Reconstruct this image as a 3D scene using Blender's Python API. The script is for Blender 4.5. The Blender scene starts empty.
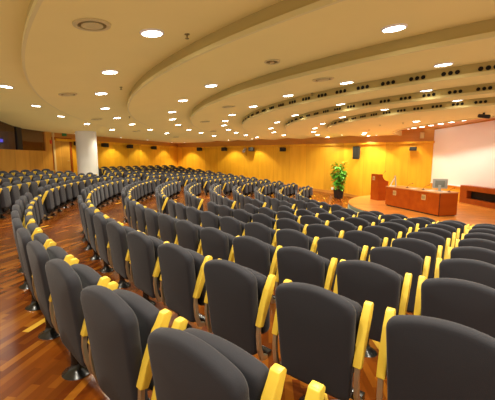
import bpy, bmesh, math, random
from mathutils import Vector, Matrix
random.seed(7)
S = bpy.context.scene
COL = S.collection
PI = math.pi
R = math.radians
CX, CY = 9.96, 13.366            # centre of the concentric rows and ceiling rings
EYE = 2.40
SL = 0.0923                      # fall of the raked floor


def pol(r, az):
    a = R(az)
    return CX + r * math.sin(a), CY + r * math.cos(a)


def fl(r):
    if r >= 8:
        return .15 + SL * (r - 6.99)
    return max(0.0, (r - 6.6) / 1.4) * (.15 + SL * 1.01)


def flxy(x, y):
    return fl(math.hypot(x - CX, y - CY))


# ------------------------------------------------------------------ materials
def nt(name):
    m = bpy.data.materials.new(name)
    m.use_nodes = True
    n = m.node_tree
    b = n.nodes['Principled BSDF']
    return m, n, b


def plain(name, col, rough=.5, metal=0., bump=0., bscale=200., vary=0., spec=.5, sheen=0.):
    m, n, b = nt(name)
    b.inputs['Base Color'].default_value = (*col, 1)
    b.inputs['Roughness'].default_value = rough
    b.inputs['Metallic'].default_value = metal
    b.inputs['Specular IOR Level'].default_value = spec
    if sheen:
        b.inputs['Sheen Weight'].default_value = sheen
        b.inputs['Sheen Roughness'].default_value = .4
    tc = n.nodes.new('ShaderNodeTexCoord')
    nz = n.nodes.new('ShaderNodeTexNoise')
    nz.inputs['Scale'].default_value = bscale
    n.links.new(tc.outputs['Object'], nz.inputs['Vector'])
    if vary:
        mx = n.nodes.new('ShaderNodeMix'); mx.data_type = 'RGBA'
        mx.inputs['A'].default_value = (*[c * (1 - vary) for c in col], 1)
        mx.inputs['B'].default_value = (*[min(1, c * (1 + vary)) for c in col], 1)
        n.links.new(nz.outputs['Fac'], mx.inputs['Factor'])
        n.links.new(mx.outputs['Result'], b.inputs['Base Color'])
    if bump:
        bp = n.nodes.new('ShaderNodeBump')
        bp.inputs['Strength'].default_value = bump
        bp.inputs['Distance'].default_value = .002
        n.links.new(nz.outputs['Fac'], bp.inputs['Height'])
        n.links.new(bp.outputs['Normal'], b.inputs['Normal'])
    return m


def wood(name, dark, light, axis='Z', rough=.35, scale=6., seam=0., seamcol=None, spec=.5):
    """streaked veneer, grain along the given object axis; optional vertical panel joints every `seam` metres"""
    m, n, b = nt(name)
    N, L = n.nodes, n.links
    tc = N.new('ShaderNodeTexCoord')
    mp = N.new('ShaderNodeMapping')
    sc = {'X': (.12, 1, 1), 'Y': (1, .12, 1), 'Z': (1, 1, .12)}[axis]
    mp.inputs['Scale'].default_value = sc
    L.new(tc.outputs['Object'], mp.inputs['Vector'])
    nz = N.new('ShaderNodeTexNoise')
    nz.inputs['Scale'].default_value = scale
    nz.inputs['Detail'].default_value = 5
    L.new(mp.outputs['Vector'], nz.inputs['Vector'])
    rp = N.new('ShaderNodeValToRGB')
    rp.color_ramp.elements[0].position = .3
    rp.color_ramp.elements[0].color = (*dark, 1)
    rp.color_ramp.elements[1].position = .7
    rp.color_ramp.elements[1].color = (*light, 1)
    L.new(nz.outputs['Fac'], rp.inputs['Fac'])
    out = rp.outputs['Color']
    if seam:
        sx = N.new('ShaderNodeSeparateXYZ')
        L.new(tc.outputs['Object'], sx.inputs['Vector'])
        dv = N.new('ShaderNodeMath'); dv.operation = 'DIVIDE'; dv.inputs[1].default_value = seam
        L.new(sx.outputs['X'], dv.inputs[0])
        fr = N.new('ShaderNodeMath'); fr.operation = 'FRACT'
        L.new(dv.outputs[0], fr.inputs[0])
        lt = N.new('ShaderNodeMath'); lt.operation = 'LESS_THAN'; lt.inputs[1].default_value = .012 / seam
        L.new(fr.outputs[0], lt.inputs[0])
        flo = N.new('ShaderNodeMath'); flo.operation = 'FLOOR'
        L.new(dv.outputs[0], flo.inputs[0])
        wn = N.new('ShaderNodeTexWhiteNoise'); wn.noise_dimensions = '1D'
        L.new(flo.outputs[0], wn.inputs['W'])
        hv = N.new('ShaderNodeHueSaturation')
        mr = N.new('ShaderNodeMapRange')
        mr.inputs['To Min'].default_value = .86; mr.inputs['To Max'].default_value = 1.1
        L.new(wn.outputs['Value'], mr.inputs['Value'])
        L.new(mr.outputs['Result'], hv.inputs['Value'])
        L.new(out, hv.inputs['Color'])
        mx = N.new('ShaderNodeMix'); mx.data_type = 'RGBA'
        L.new(lt.outputs[0], mx.inputs['Factor'])
        L.new(hv.outputs['Color'], mx.inputs['A'])
        mx.inputs['B'].default_value = (*(seamcol or [c * .45 for c in dark]), 1)
        out = mx.outputs['Result']
    L.new(out, b.inputs['Base Color'])
    b.inputs['Roughness'].default_value = rough
    b.inputs['Specular IOR Level'].default_value = spec
    return m


def parquet(name, cols, wx=.055, wy=.42, rough=.3, rot=0.):
    """strip parquet: random tone per strip"""
    m, n, b = nt(name)
    N, L = n.nodes, n.links

    def M(op, a, c=None):
        q = N.new('ShaderNodeMath'); q.operation = op
        for i, v in enumerate((a, c)):
            if v is None:
                continue
            if isinstance(v, (int, float)):
                q.inputs[i].default_value = v
            else:
                L.new(v, q.inputs[i])
        return q.outputs[0]
    tc = N.new('ShaderNodeTexCoord')
    mp = N.new('ShaderNodeMapping'); mp.inputs['Rotation'].default_value = (0, 0, rot)
    L.new(tc.outputs['Object'], mp.inputs['Vector'])
    sx = N.new('ShaderNodeSeparateXYZ'); L.new(mp.outputs['Vector'], sx.inputs['Vector'])
    u = M('DIVIDE', sx.outputs['X'], wx)
    ui = M('FLOOR', u)
    w1 = N.new('ShaderNodeTexWhiteNoise'); w1.noise_dimensions = '1D'; L.new(ui, w1.inputs['W'])
    v = M('ADD', M('DIVIDE', sx.outputs['Y'], wy), w1.outputs['Value'])
    vi = M('FLOOR', v)
    cb = N.new('ShaderNodeCombineXYZ'); L.new(ui, cb.inputs['X']); L.new(vi, cb.inputs['Y'])
    w2 = N.new('ShaderNodeTexWhiteNoise'); w2.noise_dimensions = '2D'; L.new(cb.outputs[0], w2.inputs['Vector'])
    rp = N.new('ShaderNodeValToRGB'); rp.color_ramp.interpolation = 'CONSTANT'
    el = rp.color_ramp.elements
    for i, (p, c) in enumerate(cols):
        e = el[i] if i < 2 else el.new(p)
        e.position = p
        e.color = (*c, 1)
    L.new(w2.outputs['Value'], rp.inputs['Fac'])
    nz = N.new('ShaderNodeTexNoise'); nz.inputs['Scale'].default_value = 18
    mp2 = N.new('ShaderNodeMapping'); mp2.inputs['Scale'].default_value = (1, .12, 1); mp2.inputs['Rotation'].default_value = (0, 0, rot)
    L.new(tc.outputs['Object'], mp2.inputs['Vector']); L.new(mp2.outputs['Vector'], nz.inputs['Vector'])
    hv = N.new('ShaderNodeHueSaturation')
    mr = N.new('ShaderNodeMapRange'); mr.inputs['To Min'].default_value = .7; mr.inputs['To Max'].default_value = 1.3
    L.new(nz.outputs['Fac'], mr.inputs['Value']); L.new(mr.outputs['Result'], hv.inputs['Value'])
    L.new(rp.outputs['Color'], hv.inputs['Color'])
    L.new(hv.outputs['Color'], b.inputs['Base Color'])
    b.inputs['Roughness'].default_value = rough
    return m


def emit(name, col, st):
    m, n, b = nt(name)
    b.inputs['Base Color'].default_value = (.8, .8, .8, 1)
    b.inputs['Emission Color'].default_value = (*col, 1)
    b.inputs['Emission Strength'].default_value = st
    return m


FAB = plain('charcoal_fabric', (.030, .0305, .0375), .85, bump=.5, bscale=350, vary=.12, spec=.25, sheen=.12)
ARM = wood('pale_beech', (.72, .49, .045), (.86, .62, .075), 'Z', .38, 9)
CHROME = plain('brushed_bronze_metal', (.50, .43, .28), .3, .7)
BLACKM = plain('black_metal', (.012, .013, .013), .25, .0, spec=.6)
BLACKP = plain('black_plastic', (.012, .012, .013), .5)
DARKH = plain('dark_hole', (.01, .008, .006), .9)
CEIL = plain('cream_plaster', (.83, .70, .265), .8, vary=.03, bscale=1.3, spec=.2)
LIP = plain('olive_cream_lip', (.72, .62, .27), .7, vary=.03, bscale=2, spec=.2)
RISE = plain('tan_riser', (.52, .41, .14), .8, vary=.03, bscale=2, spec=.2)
WALLW = wood('yellow_veneer', (.70, .345, .014), (.80, .43, .022), 'Z', .42, 5, 1.2, (.52, .24, .012))
FASC = wood('brown_and_shade_veneer', (.50, .21, .03), (.60, .27, .045), 'X', .4, 5)  # soffit and skirting brown; above the rails it carries painted ceiling shade
PANEL = wood('booth_veneer', (.50, .24, .030), (.60, .31, .045), 'Z', .42, 6, .9, (.3, .13, .02))
CHERRY = wood('red_cherry', (.33, .055, .003), (.42, .085, .005), 'X', .35, 4, spec=.25)
CHERRYD = wood('dark_cherry', (.25, .048, .005), (.33, .07, .008), 'X', .35, 4, spec=.25)
WHITE = plain('column_paint', (.80, .82, .74), .6, vary=.02, bscale=3)
SCREEN = plain('projection_screen', (.85, .79, .71), .8, spec=.1)
GREY = plain('silver_plastic', (.42, .45, .42), .35, .2)
PAPER = plain('white_paper', (.85, .83, .78), .8)
BRASS = plain('pale_brass', (.68, .52, .22), .4, .2)
BRASSD = plain('engraved_brass', (.25, .17, .06), .5)
VENTM = plain('vent_enamel', (.60, .50, .22), .6)
VENTD = plain('vent_shadow_gap', (.24, .18, .06), .8)
SKIRT = plain('grey_green_carpet', (.22, .26, .19), .9, vary=.2, bscale=60)
LEAF = plain('leaf_green', (.11, .42, .035), .35, vary=.5, bscale=9)
STEM = plain('stem_brown', (.12, .08, .03), .8)
SIGNG = plain('green_sign', (.03, .22, .07), .5)
REDP = plain('red_plastic', (.6, .05, .02), .4)
FLOOR = parquet('mahogany_strip_parquet', [(0, (.12, .026, .003)), (.22, (.17, .043, .004)), (.45, (.225, .066, .006)),
                                           (.66, (.14, .034, .003)), (.84, (.28, .095, .009)), (.982, (.66, .40, .045))], .055, .40, .24, R(4))
FLOOR.node_tree.nodes['Principled BSDF'].inputs['Specular IOR Level'].default_value = .25
STAGEF = parquet('orange_stage_parquet', [(0, (.50, .18, .028)), (.3, (.57, .22, .036)), (.6, (.46, .155, .024)), (.85, (.62, .26, .05))], .09, 1.2, .3, R(-77))
STAGEF.node_tree.nodes['Principled BSDF'].inputs['Specular IOR Level'].default_value = .25
LENS = emit('lamp_glass', (1., .93, .78), 14)
LENSS = emit('small_lamp_glass', (1., .9, .7), 5)
BLUE = emit('blue_display', (.05, .06, 1.), 3)
GLOW = emit('console_glow', (1, .9, .7), 1.2)


def glass():
    m, n, b = nt('booth_glass')
    N, L = n.nodes, n.links
    tr = N.new('ShaderNodeBsdfTransparent'); tr.inputs['Color'].default_value = (.62, .56, .5, 1)
    gl = N.new('ShaderNodeBsdfGlossy'); gl.inputs['Roughness'].default_value = .02
    mx = N.new('ShaderNodeMixShader'); mx.inputs[0].default_value = .10
    L.new(tr.outputs[0], mx.inputs[1]); L.new(gl.outputs[0], mx.inputs[2])
    L.new(mx.outputs[0], N['Material Output'].inputs['Surface'])
    return m


GLASS = glass()


# ------------------------------------------------------------------ builders
def link(name, bm, mat, parent=None, loc=(0, 0, 0), rz=0., smooth=True, mats=None):
    me = bpy.data.meshes.new(name)
    bmesh.ops.recalc_face_normals(bm, faces=bm.faces)
    bm.to_mesh(me); bm.free()
    for q in (mats or [mat]):
        me.materials.append(q)
    if smooth:
        me.polygons.foreach_set('use_smooth', [True] * len(me.polygons))
        try:
            me.set_sharp_from_angle(angle=R(38))
        except Exception:
            pass
    o = bpy.data.objects.new(name, me)
    COL.objects.link(o)
    o.parent = parent
    o.location = loc
    o.rotation_euler = (0, 0, rz)
    return o


def tag(o, label, cat, group=None):
    o['label'] = label; o['category'] = cat
    if group:
        o['group'] = group
    return o


def thing(name, label, cat, loc=(0, 0, 0), rz=0., group=None):
    o = bpy.data.objects.new(name, None)
    o.empty_display_size = .1
    COL.objects.link(o)
    o.location = loc; o.rotation_euler = (0, 0, rz)
    return tag(o, label, cat, group)


def struct(o):
    o['kind'] = 'structure'
    return o


def box(bm, x0, x1, y0, y1, z0, z1, bev=0., mi=0):
    vs = [bm.verts.new((x, y, z)) for x in (x0, x1) for y in (y0, y1) for z in (z0, z1)]
    fs = [bm.faces.new([vs[i] for i in q]) for q in ((0, 1, 3, 2), (4, 6, 7, 5), (0, 4, 5, 1), (2, 3, 7, 6), (0, 2, 6, 4), (1, 5, 7, 3))]
    for f in fs:
        f.material_index = mi
    if bev:
        es = list({e for f in fs for e in f.edges})
        bmesh.ops.bevel(bm, geom=es, offset=bev, segments=2, affect='EDGES', profile=.6)
    return bm


def lathe(bm, prof, n=20, cx=0, cy=0, mi=0):
    rings = []
    for r, z in prof:
        rings.append([bm.verts.new((cx + r * math.cos(2 * PI * i / n), cy + r * math.sin(2 * PI * i / n), z)) for i in range(n)])
    for a, b in zip(rings, rings[1:]):
        for i in range(n):
            f = bm.faces.new((a[i], a[(i + 1) % n], b[(i + 1) % n], b[i])); f.material_index = mi
    for rg in (rings[0], rings[-1]):
        f = bm.faces.new(rg); f.material_index = mi
    return bm


def tube(bm, pts, rad, n=8):
    pts = [Vector(p) for p in pts]
    rings = []
    for i, p in enumerate(pts):
        d = (pts[min(i + 1, len(pts) - 1)] - pts[max(i - 1, 0)]).normalized()
        a = d.cross(Vector((0, 0, 1)))
        if a.length < .01:
            a = Vector((1, 0, 0))
        a.normalize(); b = d.cross(a)
        rr = rad[i] if isinstance(rad, (list, tuple)) else rad
        rings.append([bm.verts.new(p + rr * (a * math.cos(2 * PI * k / n) + b * math.sin(2 * PI * k / n))) for k in range(n)])
    for a, b in zip(rings, rings[1:]):
        for i in range(n):
            bm.faces.new((a[i], a[(i + 1) % n], b[(i + 1) % n], b[i]))
    bm.faces.new(rings[0]); bm.faces.new(rings[-1])
    return bm


def prism(bm, poly, x0, x1, bev=0.):
    """(y,z) outline extruded along x"""
    a = [bm.verts.new((x0, y, z)) for y, z in poly]
    b = [bm.verts.new((x1, y, z)) for y, z in poly]
    fs = [bm.faces.new(a), bm.faces.new(b)]
    k = len(poly)
    for i in range(k):
        fs.append(bm.faces.new((a[i], a[(i + 1) % k], b[(i + 1) % k], b[i])))
    if bev:
        es = list({e for f in fs for e in f.edges})
        bmesh.ops.bevel(bm, geom=es, offset=bev, segments=2, affect='EDGES', profile=.6)
    return bm


def flat_prism(bm, poly, z0, z1):
    a = [bm.verts.new((x, y, z0)) for x, y in poly]
    b = [bm.verts.new((x, y, z1)) for x, y in poly]
    bm.faces.new(a); bm.faces.new(b)
    k = len(poly)
    for i in range(k):
        bm.faces.new((a[i], a[(i + 1) % k], b[(i + 1) % k], b[i]))
    return bm


ORD = ['first', 'second', 'third', 'fourth', 'fifth', 'sixth', 'seventh', 'eighth', 'ninth', 'tenth', 'eleventh', 'twelfth',
       'thirteenth', 'fourteenth', 'fifteenth', 'sixteenth', 'seventeenth', 'eighteenth', 'nineteenth', 'twentieth', 'twenty-first', 'twenty-second', 'twenty-third', 'twenty-fourth']

# ------------------------------------------------------------------ room shell
PA = Vector((10.05, 17.47)); PB = Vector((-5.86, 27.0)); PC = Vector((-9.7, 16.35))
DR = (PB - PA).normalized()          # right wall, running to the far corner
DL = (PC - PB).normalized()          # far wall


def inward(d):
    n = Vector((-d.y, d.x))
    return n


NR = inward(DR)
NL = inward(DL)
if NR.dot(Vector((0, 10)) - PA) < 0: NR = -NR
if NL.dot(Vector((0, 10)) - PB) < 0: NL = -NL


def clip(bm, off=.1):
    for p, nrm in ((PA, NR), (PB, NL), (Vector((-9.7, 10)), Vector((1, 0))), (Vector((10.05, 10)), Vector((-1, 0)))):
        q = p - nrm * off
        g = bm.verts[:] + bm.edges[:] + bm.faces[:]
        bmesh.ops.bisect_plane(bm, geom=g, plane_co=(q.x, q.y, 0), plane_no=(-nrm.x, -nrm.y, 0), clear_outer=True)


# floor
bm = bmesh.new()
azs = [170 + i * 2.5 for i in range(77)]
rs = [0.05, 3, 6.6, 8, 9, 12, 15, 18, 20.5, 23]
grid = [[bm.verts.new((*pol(r, a), fl(r))) for a in azs] for r in rs]
for i in range(len(rs) - 1):
    for j in range(len(azs) - 1):
        bm.faces.new((grid[i][j], grid[i][j + 1], grid[i + 1][j + 1], grid[i + 1][j]))
clip(bm)
struct(link('floor', bm, FLOOR, smooth=False))

# ceiling: concentric saw-tooth rings
RE = [15.69, 13.9, 12.07, 10.16, 8.35, 6.5, 3.4]
LO, HI = EYE + 1.33, EYE + 1.53


def sm(t):
    t = max(0., min(1., t)); return t * t * (3 - 2 * t)


def outer_z(r, az):
    t = sm((az - 264) / 9.)
    return HI + .02 + (r - RE[0]) * .045 * (1 - t) - .22 * t * sm((r - RE[0]) / 2.)


RIN = [(150, 5.5), (195, 4.6), (215, 3.77), (235, 3.25), (253, 3.0), (272, 3.08), (291.7, 3.33), (306, 3.65), (320, 4.1), (335, 4.7), (365, 6.2)]


def r_in(az):
    for (a0, b0), (a1, b1) in zip(RIN, RIN[1:]):
        if a0 <= az <= a1:
            u = (az - a0) / (a1 - a0)
            return b0 + (b1 - b0) * u
    return 4.


def ceil_z(r, az):
    if r >= RE[0]:
        return outer_z(r, az)
    if r < RE[5]:
        return LO + .03 if r >= r_in(az) else EYE + 1.62
    for i in range(6):
        if r >= RE[i + 1]:
            return LO + (HI - LO) * (RE[i] - r) / (RE[i] - RE[i + 1])
    return EYE + 1.62


bm = bmesh.new()
azs = [165 + i * 1.25 for i in range(153)]


def strip(prof, mi):
    g = [[bm.verts.new((*pol(r(a) if callable(r) else r, a), z(a) if callable(z) else z)) for a in azs] for r, z in prof]
    for i in range(len(prof) - 1):
        for j in range(len(azs) - 1):
            f = bm.faces.new((g[i][j], g[i][j + 1], g[i + 1][j + 1], g[i + 1][j])); f.material_index = mi


strip([(r, (lambda a, r=r: outer_z(r, a))) for r in (24, 22, 20.5, 19.5, 18.5, 17.9, 17.4, 17, 16.6, 16.2, 15.9, 15.69)], 0)
for i in range(6):
    r = RE[i]
    top = (lambda a: outer_z(RE[0], a)) if i == 0 else HI
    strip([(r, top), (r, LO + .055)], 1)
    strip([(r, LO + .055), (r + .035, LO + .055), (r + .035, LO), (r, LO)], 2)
    if i < 5:
        strip([(r, LO), ((r + RE[i + 1]) / 2, (LO + HI) / 2), (RE[i + 1], HI)], 0)
    else:
        strip([(r, LO), (lambda a: r_in(a) + 1., LO + .03), (lambda a: r_in(a) + .0, LO + .03)], 0)
        strip([(r_in, LO + .03), (r_in, LO - .0), (lambda a: r_in(a) - .12, LO - .0), (lambda a: r_in(a) - .12, EYE + 1.66)], 2)
clip(bm)
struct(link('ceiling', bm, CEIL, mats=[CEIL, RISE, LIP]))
# timber soffit over the stage
bm = bmesh.new()
strip([(lambda a: r_in(a) - .1, EYE + 1.62), (1.5, EYE + 1.62), (.05, EYE + 1.62)], 0)
clip(bm, .1)
box(bm, 9.9, 10.15, 8.5, 17.5, EYE + 1.62, EYE + 1.65)
struct(link('trim_1', bm, FASC, smooth=False))


def wall_between(name, p, d, length, n, z0, z1, mat, th=.15):
    """wall box: local x along d, outside behind the face"""
    bm = bmesh.new()
    ang = math.atan2(d.y, d.x)
    side = -1 if Vector((-d.y, d.x)).dot(n) > 0 else 1
    y0, y1 = (0, th) if side > 0 else (-th, 0)
    box(bm, 0, length, y0, y1, z0, z1)
    return struct(link(name, bm, mat, loc=(p.x, p.y, 0), rz=ang, smooth=False))


LR = (PB - PA).length; LL = (PC - PB).length
wall_between('wall_right', PA, DR, LR + .15, NR, -.1, EYE + 1.9, WALLW)
wall_between('wall_back', PB, DL, LL + .02, NL, -.1, EYE + 1.9, WALLW)


def rail(name, p, d, length, n, z0, z1, th, mat):
    bm = bmesh.new()
    ang = math.atan2(d.y, d.x)
    s = 1 if Vector((-d.y, d.x)).dot(n) > 0 else -1
    a, b = sorted((0.002 * s, th * s))
    box(bm, 0, length, a, b, z0, z1, .01)
    return struct(link(name, bm, mat, loc=(p.x, p.y, 0), rz=ang, smooth=False))


rail('trim_2', PA, DR, LR, NR, EYE + .87, EYE + .99, .14, WALLW)
rail('trim_3', PB, DL, LL, NL, EYE + .93, EYE + 1.05, .14, WALLW)
rail('trim_4', PA, DR, LR, NR, EYE + .99, EYE + 1.75, .03, FASC)  # same wood as the wall below; ceiling shade is put into its colour
rail('trim_5', PB, DL, LL, NL, EYE + 1.05, EYE + 1.75, .03, FASC)  # far wall likewise: darker tone paints the shade under the ceiling
bm = bmesh.new()
s = 1 if Vector((-DR.y, DR.x)).dot(NR) > 0 else -1
# skirting that follows the raked floor
k = 24
for i in range(k):
    u0, u1 = i * LR / k, (i + 1) * LR / k
    za = flxy(*(PA + DR * u0)); zb = flxy(*(PA + DR * u1))
    a, b = .002 * s, .03 * s
    vs = [bm.verts.new(v) for v in ((u0, a, za - .05), (u0, b, za - .05), (u0, b, za + .16), (u0, a, za + .16),
                                    (u1, a, zb - .05), (u1, b, zb - .05), (u1, b, zb + .16), (u1, a, zb + .16))]
    for q in ((0, 1, 5, 4), (1, 2, 6, 5), (2, 3, 7, 6), (3, 0, 4, 7)):
        bm.faces.new([vs[t] for t in q])
struct(link('baseboard_right', bm, FASC, loc=(PA.x, PA.y, 0), rz=math.atan2(DR.y, DR.x), smooth=False))

# left wall with the control-booth window
WX = -9.7
SILL, WT = EYE + .38, EYE + 1.69
bm = bmesh.new()          # local x along world y
box(bm, 4.0, 16.3, 0, .2, 0.2, SILL)
box(bm, 15.68, 16.3, 0, .2, SILL, EYE + 1.95)
box(bm, 4.0, 15.68, 0, .2, WT, EYE + 1.95)
struct(link('wall_left', bm, PANEL, loc=(WX, 0, 0), rz=PI / 2, smooth=False))
w = struct(link('window_1', box(bmesh.new(), 4.0, 15.68, .06, .075, SILL, WT), GLASS, loc=(WX, 0, 0), rz=PI / 2, smooth=False))
bm = bmesh.new()
box(bm, 4.0, 15.68, .0, .12, SILL - .0, SILL + .03)
box(bm, 15.65, 15.68, .0, .12, SILL, WT)
link('window_frame', bm, FASC, w, smooth=False)
link('mullion', box(bmesh.new(), 13.75, 14.05, .02, .12, SILL + .03, WT - .003), BLACKP, w, smooth=False)
# booth interior
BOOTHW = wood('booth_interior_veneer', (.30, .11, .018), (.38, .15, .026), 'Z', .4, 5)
for nm_, q in (('wall_booth_back', (4.0, 16.2, 2.2, 2.3, .3, EYE + 2.0)), ('wall_booth_side', (16.2, 16.3, .21, 2.3, .3, EYE + 2.0)),
               ('floor_booth', (4.0, 16.2, .21, 2.2, 1.4, 1.5)), ('ceiling_booth', (4.0, 16.2, .21, 2.2, EYE + 1.95, EYE + 2.05))):
    struct(link(nm_, box(bmesh.new(), *q), BOOTHW, loc=(WX, 0, 0), rz=PI / 2, smooth=False))
bm = bmesh.new()
t = thing('control_desk', 'dark control desk with a lit console behind the booth glass', 'desk', (WX - .75, 12.9, 1.502), PI / 2)
link('desk_body', box(bmesh.new(), -1.2, .9, -.3, .3, 0, 1.24, .01), BLACKP, t, smooth=False)
link('console', prism(bmesh.new(), [(-.25, 1.241), (.25, 1.241), (.25, 1.44), (-.25, 1.32)], -1.0, .8), BLACKP, t, smooth=False)
bm = bmesh.new()
t = thing('booth_display', 'small display glowing blue behind the booth glass', 'monitor', (WX - .6, 13.55, 1.502 + 1.445), PI / 2)
link('screen_panel', box(bmesh.new(), -.16, .16, -.02, .02, .12, .38, .008), BLACKP, t)
link('screen', box(bmesh.new(), -.13, .13, -.026, -.0205, .17, .31), BLUE, t, smooth=False)
link('stand', box(bmesh.new(), -.03, .03, -.02, .06, -.0, .125), BLACKP, t)
# fire call point on the booth pier
t = tag(link('fire_call_point', box(bmesh.new(), -.06, .06, -.04, 0, -.09, .09, .012), REDP, loc=(WX - .002, 16.02, EYE + .86), rz=PI / 2),
        'small red fire call point on the wooden pier beside the booth window', 'fire alarm')
# corner post where the pier ends
struct(link('trim_6', box(bmesh.new(), 16.17, 16.30, -.05, -.001, 0.75, EYE + 1.7), plain('pale_post', (.66, .5, .22), .6), loc=(WX, 0, 0), rz=PI / 2, smooth=False))

# door near the column, in the far wall
kk_ = (61.3 - 247.5) / 320.64 * .991
ul = (kk_ * PB.y - PB.x) / (DL.x - kk_ * DL.y)
sgn = 1 if Vector((-DL.y, DL.x)).dot(NL) > 0 else -1
ang = math.atan2(DL.y, DL.x)
dz = flxy(*(PB + DL * ul))


def lw(u, z, off):
    p = PB + DL * u + NL * off
    return (p.x, p.y, z)


d = struct(link('door_1', box(bmesh.new(), -.5, .5, *sorted((.004 * sgn, .05 * sgn)), 0, 2.05, .006), PANEL, loc=(*(PB + DL * ul), dz), rz=ang, smooth=False))
bm = bmesh.new()
for a in ((-.62, -.5, 0, 2.17), (.5, .62, 0, 2.17), (-.5, .5, 2.05, 2.17)):
    box(bm, a[0], a[1], *sorted((.004 * sgn, .08 * sgn)), a[2], a[3])
link('door_frame', bm, CHERRYD, d, smooth=False)
bm = bmesh.new(); tube(bm, [(-.4, .05 * sgn, 1.0), (-.4, .11 * sgn, 1.0), (-.27, .11 * sgn, 1.0)], .012)
link('door_handle', bm, CHROME, d)
tag(link('exit_sign', box(bmesh.new(), -.13, .13, *sorted((.01 * sgn, .05 * sgn)), -.07, .07, .006), SIGNG, loc=lw(LL - .52, EYE + 1.27, .06), rz=ang),
    'small green exit sign high on the wall by the booth pier', 'sign')

# column
CLX, CLY = -7.80, 15.75
bm = bmesh.new()
lathe(bm, [(.46, flxy(CLX, CLY) - .1), (.46, EYE + 1.5)], 40, CLX, CLY)
struct(link('trim_7', bm, WHITE))

# screen wall
struct(link('wall_screen', box(bmesh.new(), 10.05, 10.2, 7.5, 17.55, -.1, EYE + 1.9), wood('stage_veneer', (.66, .30, .02), (.76, .38, .03), 'Z', .42, 5), smooth=False))
t = thing('projection_screen', 'large white projection screen on the wall behind the table', 'screen', (10.04, 13.0, EYE - 1.22))
link('screen_sheet', box(bmesh.new(), -.03, 0, -4.8, 4.43, 0, 2.80), SCREEN, t, smooth=False)
bm = bmesh.new(); box(bm, -.06, 0, -4.8, 4.5, -.045, -.001); box(bm, -.04, 0, 4.431, 4.46, 0, 2.8)
link('screen_border', bm, PAPER, t, smooth=False)

# stage
ZS = EYE - 1.97
bm = bmesh.new()
pts = [pol(5.45, a) for a in [215 + i * 2 for i in range(86)]]
pts = [p for p in pts if NR.dot(Vector(p) - PA) > .01 and p[0] < 10.0]
# close along the right wall and the screen wall
endp = pts[-1]
poly = pts + [(10.0, 17.45 - .03), (10.0, pts[0][1])]
flat_prism(bm, poly, ZS - .03, ZS)
st = struct(link('floor_stage', bm, STAGEF, smooth=False))
bm = bmesh.new()
for rr, za, zb in ((5.45, ZS - .10, ZS - .031), (5.41, ZS - .20, ZS - .10), (5.47, ZS - .30, ZS - .20), (5.42, -.02, ZS - .30)):
    ring = []
    for a in [215 + i * 2 for i in range(86)]:
        x, y = pol(rr, a)
        if NR.dot(Vector((x, y)) - PA) > .01 and x < 10.0:
            ring.append([bm.verts.new((x, y, za)), bm.verts.new((x, y, zb)), bm.verts.new((*pol(rr - .2, a), zb)), bm.verts.new((*pol(rr - .2, a), za))])
    for a, b in zip(ring, ring[1:]):
        for i in range(4):
            bm.faces.new((a[i], a[(i + 1) % 4], b[(i + 1) % 4], b[i]))
struct(link('trim_8', bm, SKIRT))

# cabinet under the screen
t = thing('screen_cabinet', 'long low cherry cabinet with a black recess under the screen', 'cabinet', (9.62, 14.45, ZS))
H = .83
bm = bmesh.new()
box(bm, 0, .34, -6.5, -.45, 0, .27); box(bm, 0, .34, -6.5, -.45, .62, H)
box(bm, 0, .34, -.45, 0, 0, H); box(bm, .3, .34, -6.5, -.45, .27, .62)
link('cabinet_body', bm, CHERRYD, t, smooth=False)
link('recess_panel', box(bmesh.new(), .2, .29, -6.5, -.46, .275, .615), DARKH, t, smooth=False)
link('kick_plate', box(bmesh.new(), -.012, -.001, -6.5, 0, 0, .05), FASC, t, smooth=False)

# presenters' table:  local x along the front (far -> near), local y into depth
TB = Vector((6.6, 10.96)); E1 = Vector((-.223, .975)); E2 = Vector((.975, .223))
rzt = math.atan2(E2.y, E2.x)      # local +x = depth, local +y = along the front
t = thing('presenters_table', 'long cherry panel-fronted table on the stage before the screen', 'table', (TB.x, TB.y, ZS), rzt)
LT = 2.87
link('front_panel', box(bmesh.new(), 0, .03, .0, LT / 2 - .004, .05, .80, .003), CHERRY, t, smooth=False)
link('front_panel', box(bmesh.new(), 0, .03, LT / 2 + .004, LT, .05, .80, .003), CHERRY, t, smooth=False)
link('side_panel', box(bmesh.new(), .045, .78, -.0, .03, .03, .80, .003), CHERRY, t, smooth=False)
link('side_panel', box(bmesh.new(), .045, .78, LT - .03, LT, .03, .80, .003), CHERRY, t, smooth=False)
link('plinth', box(bmesh.new(), .04, .74, .04, LT - .04, 0, .05), BLACKP, t, smooth=False)
link('tabletop', box(bmesh.new(), -.01, .80, -.015, LT + .01, .801, .84, .006), wood('tabletop_veneer', (.56, .27, .09), (.66, .34, .12), 'Y', .3, 4), t, smooth=False)
link('corner_strip', box(bmesh.new(), .006, .044, .0, .02, .03, .80), BLACKP, t, smooth=False)


def emblem(parent, x, y, z, s):
    """pale square plate with a simple dark device on it; plate faces local -x"""
    o = link('emblem_plate', box(bmesh.new(), x - .012, x - .001, y - s, y + s, z - s, z + s, .003), BRASS, parent, smooth=False)
    bm = bmesh.new()
    for dy in (-.55, 0, .55):
        box(bm, x - .0155, x - .0122, y + (dy - .16) * s, y + (dy + .16) * s, z - .45 * s, z + .35 * s)
    box(bm, x - .0155, x - .0122, y - .75 * s, y + .75 * s, z + .45 * s, z + .6 * s)
    box(bm, x - .0155, x - .0122, y - .75 * s, y + .75 * s, z - .65 * s, z - .52 * s)
    link('engraving', bm, BRASSD, o, smooth=False)


emblem(t, 0, LT * .245, .60, .095)
emblem(t, 0, LT * .80, .60, .095)


def onT(a, b):
    p = TB + E1 * a + E2 * b
    return (p.x, p.y, ZS + .841)


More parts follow.
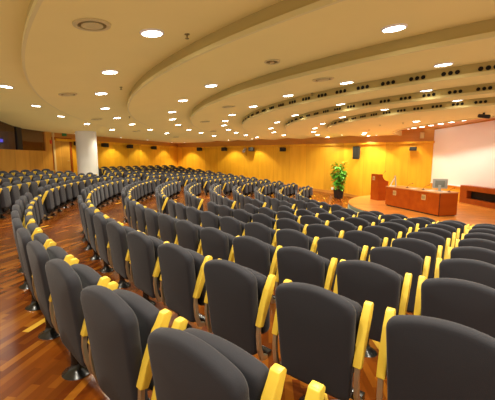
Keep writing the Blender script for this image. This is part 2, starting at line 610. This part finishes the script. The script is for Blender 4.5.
# monitor seen from behind
t = thing('monitor', 'grey flat monitor seen from behind at the near end of the table', 'monitor', onT(.45, .42), rzt + R(42))
link('monitor_foot', box(bmesh.new(), -.1, .1, -.13, .13, 0, .015, .006), GREY, t)
link('monitor_neck', box(bmesh.new(), -.03, .02, -.045, .045, .015, .22, .01), GREY, t)
link('monitor_shell', box(bmesh.new(), .021, .065, -.235, .235, .09, .44, .014), GREY, t)
link('rear_cover', box(bmesh.new(), -.012, .0205, -.15, .15, .15, .38, .01), plain('monitor_rear', (.20, .23, .20), .45), t)
link('screen', box(bmesh.new(), .0655, .069, -.21, .21, .12, .415), BLACKP, t, smooth=False)
# monitor seen edge-on
t = thing('monitor', 'white monitor with an easel leg seen edge-on at the lectern end', 'monitor', onT(2.66, .16), R(-22))
bm = bmesh.new(); prism(bm, [(-.02, .04), (.02, .04), (.02, .46), (-.02, .46)], -.0, .0)
bm.free()
bm = bmesh.new()
vs = []
for y in (-.2, .2):
    vs += [bm.verts.new((x, y, z)) for x, z in ((.10, .03), (.145, .03), (.10, .44), (.06, .44))]
for q in ((0, 1, 2, 3), (4, 5, 6, 7), (0, 1, 5, 4), (1, 2, 6, 5), (2, 3, 7, 6), (3, 0, 4, 7)):
    bm.faces.new([vs[i] for i in q])
link('monitor_shell', bm, GREY, t, smooth=False)
bm = bmesh.new(); tube(bm, [(.07, 0, .36), (-.02, 0, .18), (-.09, 0, .012)], [.018, .02, .022], 8)
link('easel_leg', bm, PAPER, t)
link('monitor_foot', box(bmesh.new(), -.13, .15, -.09, .09, 0, .03, .008), PAPER, t)


def mic(a, b, lab, loc=None, lean=(-.05, -.17, .25)):
    t = thing('microphone', lab, 'microphone', loc or onT(a, b), 0, 'gooseneck microphones on the stage')
    link('mic_base', lathe(bmesh.new(), [(.05, 0), (.055, .012), (.02, .03)], 14), BLACKP, t)
    bm = bmesh.new()
    lx, ly, lz = lean
    tube(bm, [(0, 0, .03), (lx * .2, ly * .2, lz * .5), (lx * .6, ly * .6, lz * .85), (lx, ly, lz)], .006, 6)
    link('gooseneck', bm, BLACKP, t)
    bm = bmesh.new(); tube(bm, [(lx, ly, lz), (lx * 1.2, ly * 1.2, lz * 1.08)], [.016, .013], 8)
    link('mic_head', bm, BLACKP, t)


mic(1.95, .3, 'thin black gooseneck microphone nearest the lectern on the cherry table', lean=(.16, -.06, .17))
mic(1.10, .3, 'thin black gooseneck microphone midway along the cherry table', lean=(.17, -.06, .17))
mic(.12, .5, 'thin black gooseneck microphone at the near table corner by the monitor', lean=(.14, -.05, .14))
for a, b, w, rr, lab in ((1.45, .2, .12, .2, 'white sheet of paper lying midway along the cherry table'),
                         (.70, .2, .16, .1, 'white sheet of paper lying left of the grey monitor'),
                         (.14, .28, .13, -.2, 'pale papers lying at the near corner of the table')):
    tag(link('paper_sheet', box(bmesh.new(), -.1, .1, -w, w, 0, .006), PAPER, loc=onT(a, b), rz=rzt + rr, smooth=False), lab, 'paper', 'papers on the table')

# lectern
LN = Vector((6.30, 15.35))
t = thing('lectern', 'tall cherry lectern with a scooped side beside the table', 'lectern', (LN.x, LN.y, ZS), rzt)
prof = [(0, 0), (.52, 0), (.52, .93)] + [(.52 - .34 * q, .93 + .33 * (1 - math.sqrt(max(0, 1 - q * q)))) for q in (.15, .3, .45, .6, .75, .87, .95, 1)] + [(0, 1.27)]


def lec_side(y0, y1):
    bm = bmesh.new()
    a = [bm.verts.new((x, y0, z)) for x, z in prof]; b = [bm.verts.new((x, y1, z)) for x, z in prof]
    bm.faces.new(a); bm.faces.new(b)
    for i in range(len(prof)):
        bm.faces.new((a[i], a[(i + 1) % len(prof)], b[(i + 1) % len(prof)], b[i]))
    return bm


link('side_panel', lec_side(0, .03), CHERRY, t, smooth=False)
link('side_panel', lec_side(.57, .60), CHERRY, t, smooth=False)
link('front_panel', box(bmesh.new(), -.022, -.001, 0, .60, .0, 1.27, .003), CHERRY, t, smooth=False)
link('reading_shelf', box(bmesh.new(), .02, .50, .032, .568, .88, .91), CHERRYD, t, smooth=False)
emblem(t, -.022, .38, 1.06, .09)
mic(0, 0, 'thin silver gooseneck microphone rising from the lectern', (LN.x + .20, LN.y + .2, ZS + .912), (.14, -.03, .48))

# ------------------------------------------------------------------ things on the right and far walls


def rw(px, z, off):
    """point on the right wall in the direction of image column px, pushed off the wall"""
    k = (px - 247.5) / 320.64 * .991
    tt = (k * PA.y - PA.x) / (DR.x - k * DR.y)
    p = PA + DR * tt + NR * off
    return (p.x, p.y, z)


def bw(px, z, off):
    k = (px - 247.5) / 320.64 * .991
    tt = (k * PB.y - PB.x) / (DL.x - k * DL.y)
    p = PB + DL * tt + NL * off
    return (p.x, p.y, z)


angR = math.atan2(-NR.y, -NR.x) - PI / 2        # local -y faces the room
angL = math.atan2(-NL.y, -NL.x) - PI / 2


def wall_speaker(loc, ang, w, h, dp, lab, tilt=True, grp='small black speakers along the rail'):
    t = thing('wall_speaker', lab, 'speaker', loc, ang, grp)
    link('wall_bracket', box(bmesh.new(), -.03, .03, 0, .145, -.03, .03), BLACKP, t, smooth=False)
    bm = bmesh.new()
    poly = [(-dp, -h * .5), (-.001, -h * .42), (-.001, h * .42), (-dp, h * .5)]
    prism(bm, poly, -w / 2, w / 2, .02)
    link('speaker_body', bm, BLACKP, t)
    link('grille', box(bmesh.new(), -w * .42, w * .42, -dp - .012, -dp - .001, -h * .42, h * .42, .004), plain('speaker_grille', (.02, .02, .02), .8), t)


for i, px in enumerate((75, 102, 127, 151)):
    wall_speaker(bw(px, EYE + .84, .15), angL, .34, .24, .26,
                 ['black wall speaker in the door recess left of the white column', 'black wall speaker just right of the white column',
                  'black wall speaker second right of the white column on the far wall', 'black wall speaker third right of the column near the room corner'][i])
for i, (px, z) in enumerate(((202, .80), (226.5, .76), (253.5, .72), (284.5, .67))):
    wall_speaker(rw(px, EYE + z, .15), angR, .36, .28, .28,
                 'black wall speaker on the yellow side wall, %s from the room corner' % ORD[i])
wall_speaker(rw(357.5, EYE + .40, .15), angR, .38, .76, .32, 'tall black loudspeaker on the yellow wall above the plant', grp=None)
wall_speaker(rw(413, EYE + .58, .15), angR, .36, .21, .2, 'small black speaker on the yellow wall next to the screen', grp=None)
t = thing('wall_spotlight', 'silver spotlight on the side wall beside a black speaker', 'spotlight', rw(246.5, EYE + .72, .16), angR)
bm = bmesh.new(); tube(bm, [(0, -.25, -.16), (0, -.02, .07)], [.11, .08], 12)
link('lamp_housing', bm, GREY, t)
link('wall_bracket', box(bmesh.new(), -.02, .02, -.03, .155, .0, .06), BLACKP, t)
bm = bmesh.new(); tube(bm, [(0, .1, -.02), (0, .1, -.45)], .015, 6)
link('power_cable', bm, BLACKP, t)
tag(link('wall_sensor', box(bmesh.new(), -.10, .10, -.08, 0, -.16, .16, .01), BRASS, loc=rw(420.8, EYE + 1.30, .032), rz=angR),
    'small pale sensor box on the shaded wall above the rail by the screen', 'sensor')
tag(link('wall_socket', box(bmesh.new(), -.07, .07, -.03, 0, -.08, .08, .008), PAPER, loc=rw(333.5, flxy(*rw(333.5, 0, 0)[:2]) + .30, .002), rz=angR),
    'white wall socket low on the yellow wall beside the plant', 'socket')

# potted plant
px, py = 5.42, 19.0
t = thing('potted_plant', 'leafy green plant in a black square pot against the yellow wall', 'plant', (px, py, flxy(px, py)), .3)
bm = bmesh.new()
vs = [bm.verts.new((sx * w, sy * w, z)) for w, z in ((.18, 0), (.22, .52), (.19, .52), (.185, .47)) for sx, sy in ((-1, -1), (1, -1), (1, 1), (-1, 1))]
for k in range(3):
    for i in range(4):
        bm.faces.new((vs[k * 4 + i], vs[k * 4 + (i + 1) % 4], vs[k * 4 + 4 + (i + 1) % 4], vs[k * 4 + 4 + i]))
bm.faces.new(vs[:4]); bm.faces.new(vs[12:])
link('pot', bm, BLACKP, t, smooth=False)
bm = bmesh.new(); tips = []
for i in range(9):
    a = i * 2.4; sp = .10 + .34 * random.random(); h = 1.0 + .95 * random.random() * (1 - sp)
    tube(bm, [(.05 * math.cos(a), .05 * math.sin(a), .46), (.6 * sp * math.cos(a), .6 * sp * math.sin(a), .46 + h * .55), (sp * math.cos(a), sp * math.sin(a), .46 + h)], [.014, .011, .006], 6)
    tips.append((a, sp, h))
link('stems', bm, STEM, t)
bm = bmesh.new()


def leaf(p, d, up, L, W):
    d.normalize(); sd = d.cross(up).normalized(); up = sd.cross(d)
    rows = [(0, 0, 0), (.25, .8, .02), (.55, 1, 0), (.8, .6, -.06), (1, 0, -.16)]
    prev = None
    for u, wf, dr in rows:
        c = p + d * (u * L) + up * (dr * L)
        cur = [bm.verts.new(c - sd * W * wf * .5 + up * .1 * W * wf), bm.verts.new(c), bm.verts.new(c + sd * W * wf * .5 + up * .1 * W * wf)]
        if prev:
            for k in (0, 1):
                try: bm.faces.new((prev[k], prev[k + 1], cur[k + 1], cur[k]))
                except ValueError: pass
        prev = cur


for i in range(330):
    a, sp, h = random.choice(tips)
    u = random.random() ** .75
    z = .55 + h * u * .97
    rr = sp * u + .02
    a2 = a + random.uniform(-1.6, 1.6)
    p = Vector((rr * math.cos(a), rr * math.sin(a), z))
    d = Vector((math.cos(a2), math.sin(a2), random.uniform(-.55, .5)))
    leaf(p, d, Vector((0, 0, 1)), random.uniform(.26, .42), random.uniform(.14, .22))
link('foliage', bm, LEAF, t)

# ------------------------------------------------------------------ auditorium chair


def slab(w_bot, w_top, z0, z1, th, arch, cr, bulge):
    """padded slab: arched top, rounded corners, domed faces.  y = thickness axis centred on 0"""
    out = []
    n = 7

    def arc(cx, cz, r, a0, a1):
        for i in range(n):
            a = a0 + (a1 - a0) * i / (n - 1)
            out.append((cx + r * math.cos(a), cz + r * math.sin(a)))
    hb, ht = w_bot / 2, w_top / 2
    rb = .05
    arc(hb - rb, z0 + rb, rb, -PI / 2, 0)
    for i in range(1, 6):
        u = i / 6
        out.append((hb + (ht - hb) * u, z0 + rb + (z1 - arch - cr - z0 - rb) * u))
    arc(ht - cr, z1 - arch - cr, cr, 0, PI / 2 - .32)
    x_r, z_r = out[-1]
    for i in range(1, 8):
        x = x_r * (1 - 2 * i / 8)
        out.append((x, z1 - (z1 - z_r) * (x / x_r) ** 2))
    half = [(-x, z) for x, z in out[:n + 5 + n]][::-1]
    out += half
    cx, cz = 0, (z0 + z1) / 2
    bm = bmesh.new()
    hw = (w_bot + w_top) / 4; hh = (z1 - z0) / 2
    E_ = .036
    layers = []
    for q in range(9):
        a = PI * q / 8
        layers.append((1 - E_ * (1 - abs(math.sin(a)) ** .8) / hw, math.copysign(abs(math.cos(a)) ** .75, math.cos(a))))

    def ring(s, y):
        # inset measured in metres so the rim is even
        ins = (1 - s) * hw
        res = []
        for x, z in out:
            fx = (hw - ins) / hw; fz = (hh - ins) / hh
            res.append(bm.verts.new((x * fx, y, cz + (z - cz) * fz)))
        return res
    rings = []
    for s in (.2, .45, .68):
        rings.append(ring(s, th / 2 + bulge * (1 - s * s)))
    for s, y in layers:
        rings.append(ring(s, y * th / 2 + bulge * .28 * y))
    for s in (.68, .45, .2):
        rings.append(ring(s, -th / 2 - bulge * (1 - s * s)))
    k = len(out)
    for a, b in zip(rings, rings[1:]):
        for i in range(k):
            bm.faces.new((a[i], a[(i + 1) % k], b[(i + 1) % k], b[i]))
    bm.faces.new(rings[0]); bm.faces.new(rings[-1])
    return bm


def tilt(bm, ang, y, z0):
    for v in bm.verts:
        yy, zz = v.co.y, v.co.z - z0
        v.co.y = y + yy * math.cos(ang) - zz * math.sin(ang)
        v.co.z = z0 + yy * math.sin(ang) + zz * math.cos(ang)
    return bm


def make_chair():
    t = bpy.data.objects.new('auditorium_chair', None)
    COL.objects.link(t); t.empty_display_size = .1
    # backrest: top leans back
    link('backrest', tilt(slab(.46, .505, .135, .798, .07, .035, .07, .016), R(6), -.165, .135), FAB, t)
    # tipped-up seat
    link('seat', tilt(slab(.46, .482, .25, .716, .085, .022, .05, .014), R(4), -.055, .25), FAB, t)
    for s in (-1, 1):
        # slanting wooden armrest with a bent metal strip below it
        prof = [(-.222, .392), (-.180, .382), (-.130, .50), (-.070, .625), (-.034, .696), (-.050, .714), (-.084, .710), (-.128, .632), (-.184, .50)]
        x0, x1 = sorted((s * .246, s * .291))
        a = link('armrest', prism(bmesh.new(), prof, x0, x1, .008), ARM, t)
        bm = bmesh.new()
        pl = [(-.215, .41), (-.220, .32), (-.212, .22), (-.185, .13), (-.12, .115), (-.12, .15), (-.165, .16), (-.190, .23), (-.197, .32), (-.190, .41)]
        x0, x1 = sorted((s * .256, s * .282))
        prism(bm, pl, x0, x1, .003)
        link('arm_support', bm, CHROME, a)
    link('seat_beam', box(bmesh.new(), -.275, .275, -.118, -.065, .115, .16, .006), BLACKM, t)
    bm = bmesh.new(); lathe(bm, [(.030, .03), (.030, .17)], 14, 0, -.18); box(bm, -.045, .045, -.20, -.02, .16, .24, .006)
    p = link('pedestal', bm, BLACKM, t)
    bm = bmesh.new(); lathe(bm, [(.094, -.012), (.096, .006), (.085, .018), (.055, .034), (.036, .055), (.032, .075)], 22, 0, -.18)
    link('pedestal_base', bm, BLACKM, p)
    return t


def copy_tree(o, parent=None):
    c = o.copy(); COL.objects.link(c)
    c.parent = parent
    for ch in list(o.children):
        copy_tree(ch, c)
    return c


PROTO = make_chair()
used = [False]
NCH = [0]
ROT = R(7.2)


def proj(x, y, z):
    z -= EYE
    c, s_ = math.cos(.12564), math.sin(.12564)
    dd = y * c - z * s_
    if dd < .2:
        return None
    return 247.5 + 320.64 * x / dd, 200 - 320.64 * (y * s_ + z * c) / dd


def place(k, az, label):
    Rk = 15.038 - .9 * (k - 1)
    r = Rk - .225
    x, y = pol(r, az)
    if math.hypot(x - CLX, y - CLY) < .80: return False
    if x < WX + .45 or NL.dot(Vector((x, y)) - PB) < .5 or NR.dot(Vector((x, y)) - PA) < .5: return False
    o = PROTO if not used[0] else copy_tree(PROTO)
    used[0] = True
    o.location = (x, y, fl(r) + .012)
    # tiny individual differences in how each chair is turned
    o.rotation_euler = (0, 0, PI - R(az) + random.uniform(-.012, .012))
    tag(o, label, 'chair', 'charcoal tip-up chairs in the curved rows')
    NCH[0] += 1
    return True


SP = .655
deg = math.degrees
for k in range(0, 10):
    Rk = 15.038 - .9 * (k - 1)
    # near block, between the frame's right side and the first aisle
    a0, a1 = 218.3, 252 - deg(2.07 / Rk)
    n = round(R(a1 - a0) * Rk / SP)
    for j in range(n):
        az = a1 - (j + .5) * (a1 - a0) / n + (.12 if k == 0 else 0)
        place(k, az, 'charcoal tip-up chair, near block, %s row from the camera, %s from the aisle' % (ORD[k], ORD[j]))
    # continuing to the right edge of the picture
    st_ = deg(.66 / Rk)
    for j in range(6):
        az = 218.32 - (j + .5) * st_
        x, y = pol(Rk, az)
        q = proj(x, y, fl(Rk) + .95)
        q2 = proj(*pol(Rk, az + st_ * .5), fl(Rk) + .95)
        if q is None or q2 is None or q2[0] > 497 or q2[1] > 430 or q2[0] < 0: break
        place(k, az, 'charcoal tip-up chair at the right picture edge, %s row from the camera%s' % (ORD[k], ['', ', second column', ', third column', ', fourth column'][j]))
for k in range(-3, 10):
    Rk = 15.038 - .9 * (k - 1)
    a0, a1 = 252 - deg(1.25 / Rk), 265.3 + deg(2.35 / Rk)
    n = round(R(a1 - a0) * Rk / SP); m = 0
    for j in range(n):
        az = a0 + (j + .5) * (a1 - a0) / n
        q = proj(*pol(Rk, az), fl(Rk) + .9)
        if q is None or q[0] < -9: continue
        if place(k, az, 'charcoal tip-up chair, middle block, %s row from the back, %s %s' % (ORD[k + 3], ORD[m], 'from the picture edge' if k < 0 else 'from the near aisle')):
            m += 1
    a0, a1 = 265.3 + deg(3.3 / Rk), 304.5
    n = round(R(a1 - a0) * Rk / SP)
    for j in range(n):
        az = a0 + (j + .5) * (a1 - a0) / n
        place(k, az, 'charcoal tip-up chair, far block, %s row from the back, %s from the aisle' % (ORD[k + 3], ORD[j]))
print('CHAIRS', NCH[0])



# ------------------------------------------------------------------ ceiling fittings


def lean(t):
    """lie flush with the sloping ceiling panel"""
    dx, dy = t.location.x - CX, t.location.y - CY
    r = math.hypot(dx, dy); az = deg(math.atan2(dx, dy)) % 360
    e = .02
    if r < 6.5:
        return
    s_ = (ceil_z(r - e, az) - ceil_z(r + e, az)) / (2 * e)
    if abs(s_) < .3:
        t.rotation_euler = (math.atan(s_), 0, PI - R(az))


def disc_light(r, az, lab, rad=.118, small=False, power=0, z=None, xy=None, size=140, grp='round recessed downlights in the ceiling'):
    x, y = xy or pol(r, az)
    if z is None:
        r = math.hypot(x - CX, y - CY)
        a = deg(math.atan2(x - CX, y - CY)) % 360
        z = ceil_z(r, a)
    t = thing('recessed_downlight', lab, 'light', (x, y, z), 0, grp)
    lean(t)
    link_i('trim_ring', 'ring%.2f' % rad, lambda: lathe_ring(rad * .98, rad * 1.15), PAPER, t)
    link_i('lens', 'lens%.2f%d' % (rad, small), lambda: lathe(bmesh.new(), [(rad * .96, .004), (rad * .96, -.016), (rad * .6, -.022)], 24), LENSS if small else LENS, t)
    if power:
        lamp((x, y, z - .05), power, size)
    return t


LAMPS = {}


def lamp(loc, power, size=140, blend=.7, col=(1., .92, .76), rot=(0, 0, 0)):
    key = (power, size, blend, col)
    if key not in LAMPS:
        L = bpy.data.lights.new('downlight_lamp', 'SPOT')
        L.energy = power; L.spot_size = R(size); L.spot_blend = blend
        L.shadow_soft_size = .10; L.color = col
        LAMPS[key] = L
    o = bpy.data.objects.new('downlight_lamp', LAMPS[key])
    COL.objects.link(o); o.location = loc; o.rotation_euler = rot
    return o


CACHE = {}


def link_i(name, key, fn, mat, parent):
    if key not in CACHE:
        o = link(name, fn(), mat, parent); CACHE[key] = o.data
        return o
    o = bpy.data.objects.new(name, CACHE[key]); COL.objects.link(o); o.parent = parent
    return o


def lathe_ring(r0, r1):
    bm = bmesh.new()
    n = 24
    prof = [(r0, .005), (r0, -.02), (r1 * .97, -.02), (r1, -.012), (r1, .005)]
    rings = [[bm.verts.new((r * math.cos(2 * PI * i / n), r * math.sin(2 * PI * i / n), z)) for i in range(n)] for r, z in prof]
    for a, b in zip(rings, rings[1:]):
        for i in range(n):
            bm.faces.new((a[i], a[(i + 1) % n], b[(i + 1) % n], b[i]))
    return bm


def hitceil(px_, py_):
    c, s_ = math.cos(.12564), math.sin(.12564)
    u = (px_ - 247.5) / 320.64; w = (200 - py_) / 320.64
    d_ = Vector((u, c + w * s_, -s_ + w * c))
    tt = .5
    while tt < 40:
        p = d_ * tt
        r = math.hypot(p.x - CX, p.y - CY); a = deg(math.atan2(p.x - CX, p.y - CY)) % 360
        if EYE + p.z >= ceil_z(r, a): return p.x, p.y, ceil_z(r, a)
        tt += .01


def ra(px_, py_):
    x, y, _ = hitceil(px_, py_)
    return math.hypot(x - CX, y - CY), deg(math.atan2(x - CX, y - CY)) % 360


PW = 170
RINGS = [
    ('outermost ceiling ring', [ra(6, 86), ra(36, 105.5), ra(61, 116), ra(87, 123.5), ra(112, 129.5)]),
    ('second ceiling ring', [(14.55, 229.5), (14.52, 237.6), (14.51, 245.5), (14.57, 254.2), (14.63, 262.4), (14.69, 270.2), (14.82, 279.0), (14.92, 286.5)]),
    ('third ceiling ring', [(12.69, 221.0), (12.64, 237.7), (12.66, 246.0), (12.70, 255.1), (12.76, 263.3), (12.85, 271.2), (12.99, 280.4), (13.05, 287.8), (13.27, 296.0)]),
    ('fourth ceiling ring', [(10.69, 220.3), (10.63, 229.2), (10.69, 237.6), (10.66, 246.9), (10.78, 256.2), (10.85, 264.7), (10.96, 272.5), (11.12, 282.1), (11.26, 290.2), (11.41, 298.3), (11.58, 306.0)]),
    ('fifth ceiling ring', [(8.66, 224.6), (8.66, 239.2), (8.66, 254.8), (8.79, 268.0), (9.06, 281.7), (9.33, 293.1), (9.54, 304.5)]),
    ('sixth ceiling ring', [(6.84, 222.9), (6.84, 239.0), (6.84, 255.0), (6.84, 272.5), (7.08, 286.4), (7.42, 297.9), (7.79, 309.3), (8.16, 321.2)]),
    ('innermost ceiling ring', [(5.15, 309), (5.7, 320), (6.1, 330), (4.28, 247.0)]),
]
for nm, lst in RINGS:
    for j, (r, az) in enumerate(lst):
        disc_light(r, az, 'round white downlight in the %s, %s from the right' % (nm, ORD[j]), power=PW)
# continuing out of the picture, behind and to the right of the camera: lamps only
for r, az in ((16.4, 238), (16.4, 229), (16.4, 220), (16.4, 211), (14.55, 221), (14.55, 212.5), (14.55, 204), (12.69, 212), (12.69, 203), (10.69, 211.5), (10.69, 203), (8.47, 210), (8.47, 196), (6.6, 206)):
    x, y = pol(r, az)
    lamp((x, y, ceil_z(r, az) - .05), PW)
# row over the stage, close to the screen
for j in range(7):
    x, y = 8.6 + .066 * j, 16.9 - .66 * j
    disc_light(0, 0, 'downlight in the timber soffit over the stage, %s from the left' % ORD[j], .12, z=EYE + 1.62, xy=(x, y), grp='downlights over the stage')
    lamp((x, y, EYE + 1.57), 95, 100, .35, (1., .9, .78))
# small wall-washing lamps near the far and side walls
for px_, p in ((66, 45), (112, 60), (139, 60), (164, 60)):
    x, y, _ = bw(px_, 0, .75)
    a = deg(math.atan2(x - CX, y - CY)) % 360; r = math.hypot(x - CX, y - CY)
    disc_light(0, 0, 'small dim wall-washing downlight by the far wall, above image column %d' % px_ if False else
               {66: 'small wall-washing downlight over the door by the booth', 112: 'small wall-washing downlight over the far wall just right of the column',
                139: 'small wall-washing downlight over the middle of the far wall', 164: 'small wall-washing downlight near the corner of the far wall'}[px_],
               .06, True, xy=(x, y), z=ceil_z(r, a) + .0, grp='small wall-washing downlights')
    lamp((x, y, ceil_z(r, a) - .05), p * 2.6, 110, .35, (1., .86, .55))
for i, (px_, p) in enumerate(((192, 80), (235, 80), (258, 80), (345, 80), (378, 90), (408, 60))):
    x, y, _ = rw(px_, 0, .85)
    a = deg(math.atan2(x - CX, y - CY)) % 360; r = math.hypot(x - CX, y - CY)
    disc_light(0, 0, 'small wall-washing downlight along the yellow side wall, %s from the corner' % ORD[i], .06, True, xy=(x, y), z=ceil_z(r, a), grp='small wall-washing downlights')
    lamp((x, y, ceil_z(r, a) - .06), p * 2.6, 105, .35, (1., .86, .55))

# round air diffusers and other small fittings, placed by direction


for px_, py_, s_, lab in ((92, 24, .2, 'large round air diffuser in the ceiling nearest the camera'), (68, 94, .2, 'round air diffuser left of the second ring of downlights'),
                          (97, 119, .2, 'round air diffuser before the white column'), (323, 79, .2, 'large round air diffuser above the rows of nozzles'),
                          (228.5, 106.5, .2, 'round air diffuser inside the fourth ceiling ring'), (205, 121.5, .18, 'round air diffuser in the third ring, nearer one'),
                          (213.5, 131, .2, 'round air diffuser in the third ring, near the side wall'), (136.5, 131, .2, 'round air diffuser near the far wall'),
                          (176, 137, .2, 'round air diffuser near the room corner'), (336, 120.5, .2, 'round air diffuser between two nozzle steps')):
    h = hitceil(px_, py_)
    t = thing('air_diffuser', lab, 'vent', h, 0, 'round air diffusers')
    lean(t)
    t.scale = (.82, .82, .82)
    link_i('diffuser_rim', 'drim', lambda: lathe_ring(.17, .225), VENTM, t)
    link_i('shadow_gap', 'dgap', lambda: lathe(bmesh.new(), [(.172, .003), (.172, -.006)], 24), VENTD, t)
    link_i('diffuser_plate', 'dplate', lambda: lathe(bmesh.new(), [(.125, -.007), (.13, -.024), (.09, -.034), (.05, -.022)], 24), VENTM, t)
h = hitceil(272, 61)
t = thing('recessed_spotlight', 'unlit square-looking recessed spotlight in the third ceiling ring', 'light', h)
link('trim_ring', lathe_ring(.09, .12), VENTM, t)
link('reflector', lathe(bmesh.new(), [(.092, .002), (.092, -.008)], 20), VENTD, t)
link('lamp_bulb', lathe(bmesh.new(), [(.03, -.009), (.035, -.025), (.01, -.032)], 12), BRASS, t)
for px_, py_, lab in ((187, 34, 'small ceiling sprinkler beside the nearest bright downlight'), (121, 87, 'small ceiling sprinkler in the second ring'),
                      (312, 93, 'small ceiling sprinkler above the nozzle step'), (129.5, 116.5, 'small ceiling sprinkler at the tip of the second step'),
                      (369, 129.6, 'small dark ceiling fitting by the three stage-side downlights'), (380, 124.5, 'small brown ceiling fitting left of the soffit'),
                      (403, 122.5, 'small brown ceiling fitting above the soffit edge')):
    h = hitceil(px_, py_)
    t = thing('sprinkler', lab, 'sprinkler', h, 0, 'small ceiling sprinklers')
    t.scale = (.7, .7, .8)
    link_i('sprinkler_body', 'spb', lambda: lathe(bmesh.new(), [(.045, .003), (.045, -.008), (.014, -.014), (.012, -.06)], 12), VENTD, t)
    link_i('sprinkler_deflector', 'spd', lambda: lathe(bmesh.new(), [(.035, -.061), (.035, -.066)], 12), VENTD, t)
h = hitceil(484, 112.5)
t = thing('ceiling_camera', 'black ceiling camera in front of the projection screen', 'camera', h)
link('mount_stem', lathe(bmesh.new(), [(.03, .003), (.03, -.10)], 12), BLACKP, t)
bm = bmesh.new(); tube(bm, [(-.15, 0, -.09), (.15, -.02, -.12)], [.05, .06], 10)
link('camera_body', bm, BLACKP, t)

# trios of round nozzles on three of the ceiling steps


def trio_mesh(n=12):
    return lathe(bmesh.new(), [(.032, .0), (.036, .012), (.026, .0125)], n)


for ri, (i, a0, st_, cnt) in enumerate(((3, 217.3, 2.87, 24), (4, 217.9, 3.45, 22), (5, 219.0, 4.3, 18))):
    r = RE[i] + .002
    for j in range(cnt):
        az = a0 + st_ * j
        x, y = pol(r, az)
        if NR.dot(Vector((x, y)) - PA) < .5: continue
        if az > 272: continue
        t = thing('air_nozzle_trio', 'three black round nozzles on the %s nozzle step, %s trio from the right' % (['upper', 'middle', 'lower'][ri], ORD[j]),
                  'vent', (x, y, LO + .105), PI - R(az) - PI, 'black nozzle trios on the ceiling steps')
        for q in (-1, 0, 1):
            def nz_():
                bm = trio_mesh()
                bmesh.ops.rotate(bm, verts=bm.verts, cent=(0, 0, 0), matrix=Matrix.Rotation(-PI / 2, 3, 'X'))
                return bm
            o = link_i('nozzle', 'nozzle', nz_, DARKH, t)
            o.location = (q * .098, 0, 0)

# unseen lamps added to brighten the booth interior
lamp((WX - 1.1, 12.9, EYE + 1.9), 22, 150, .8)
lamp((WX - 1.1, 15.0, EYE + 1.9), 22, 150, .8)

# ------------------------------------------------------------------ world, camera, view
w = bpy.data.worlds.new('World'); S.world = w
w.use_nodes = True
w.node_tree.nodes['Background'].inputs[0].default_value = (1., .86, .66, 1)
w.node_tree.nodes['Background'].inputs[1].default_value = .9
cam = bpy.data.cameras.new('Camera'); co = bpy.data.objects.new('Camera', cam); COL.objects.link(co)
cam.sensor_width = 36; cam.lens = 36 * 320.64 / 495; cam.clip_start = .05
co.location = (0, 0, EYE); co.rotation_euler = (PI / 2 - .12564, 0, 0)
S.camera = co
vs_ = S.view_settings
vs_.view_transform = 'Standard'; vs_.look = 'None'; vs_.gamma = 1; vs_.use_curve_mapping = False
vs_.exposure = 0.0
S.cycles.max_bounces = 14
S.cycles.diffuse_bounces = 10
S.cycles.use_fast_gi = True
S.cycles.fast_gi_method = 'ADD'
w.light_settings.ao_factor = .25
w.light_settings.distance = 2.2
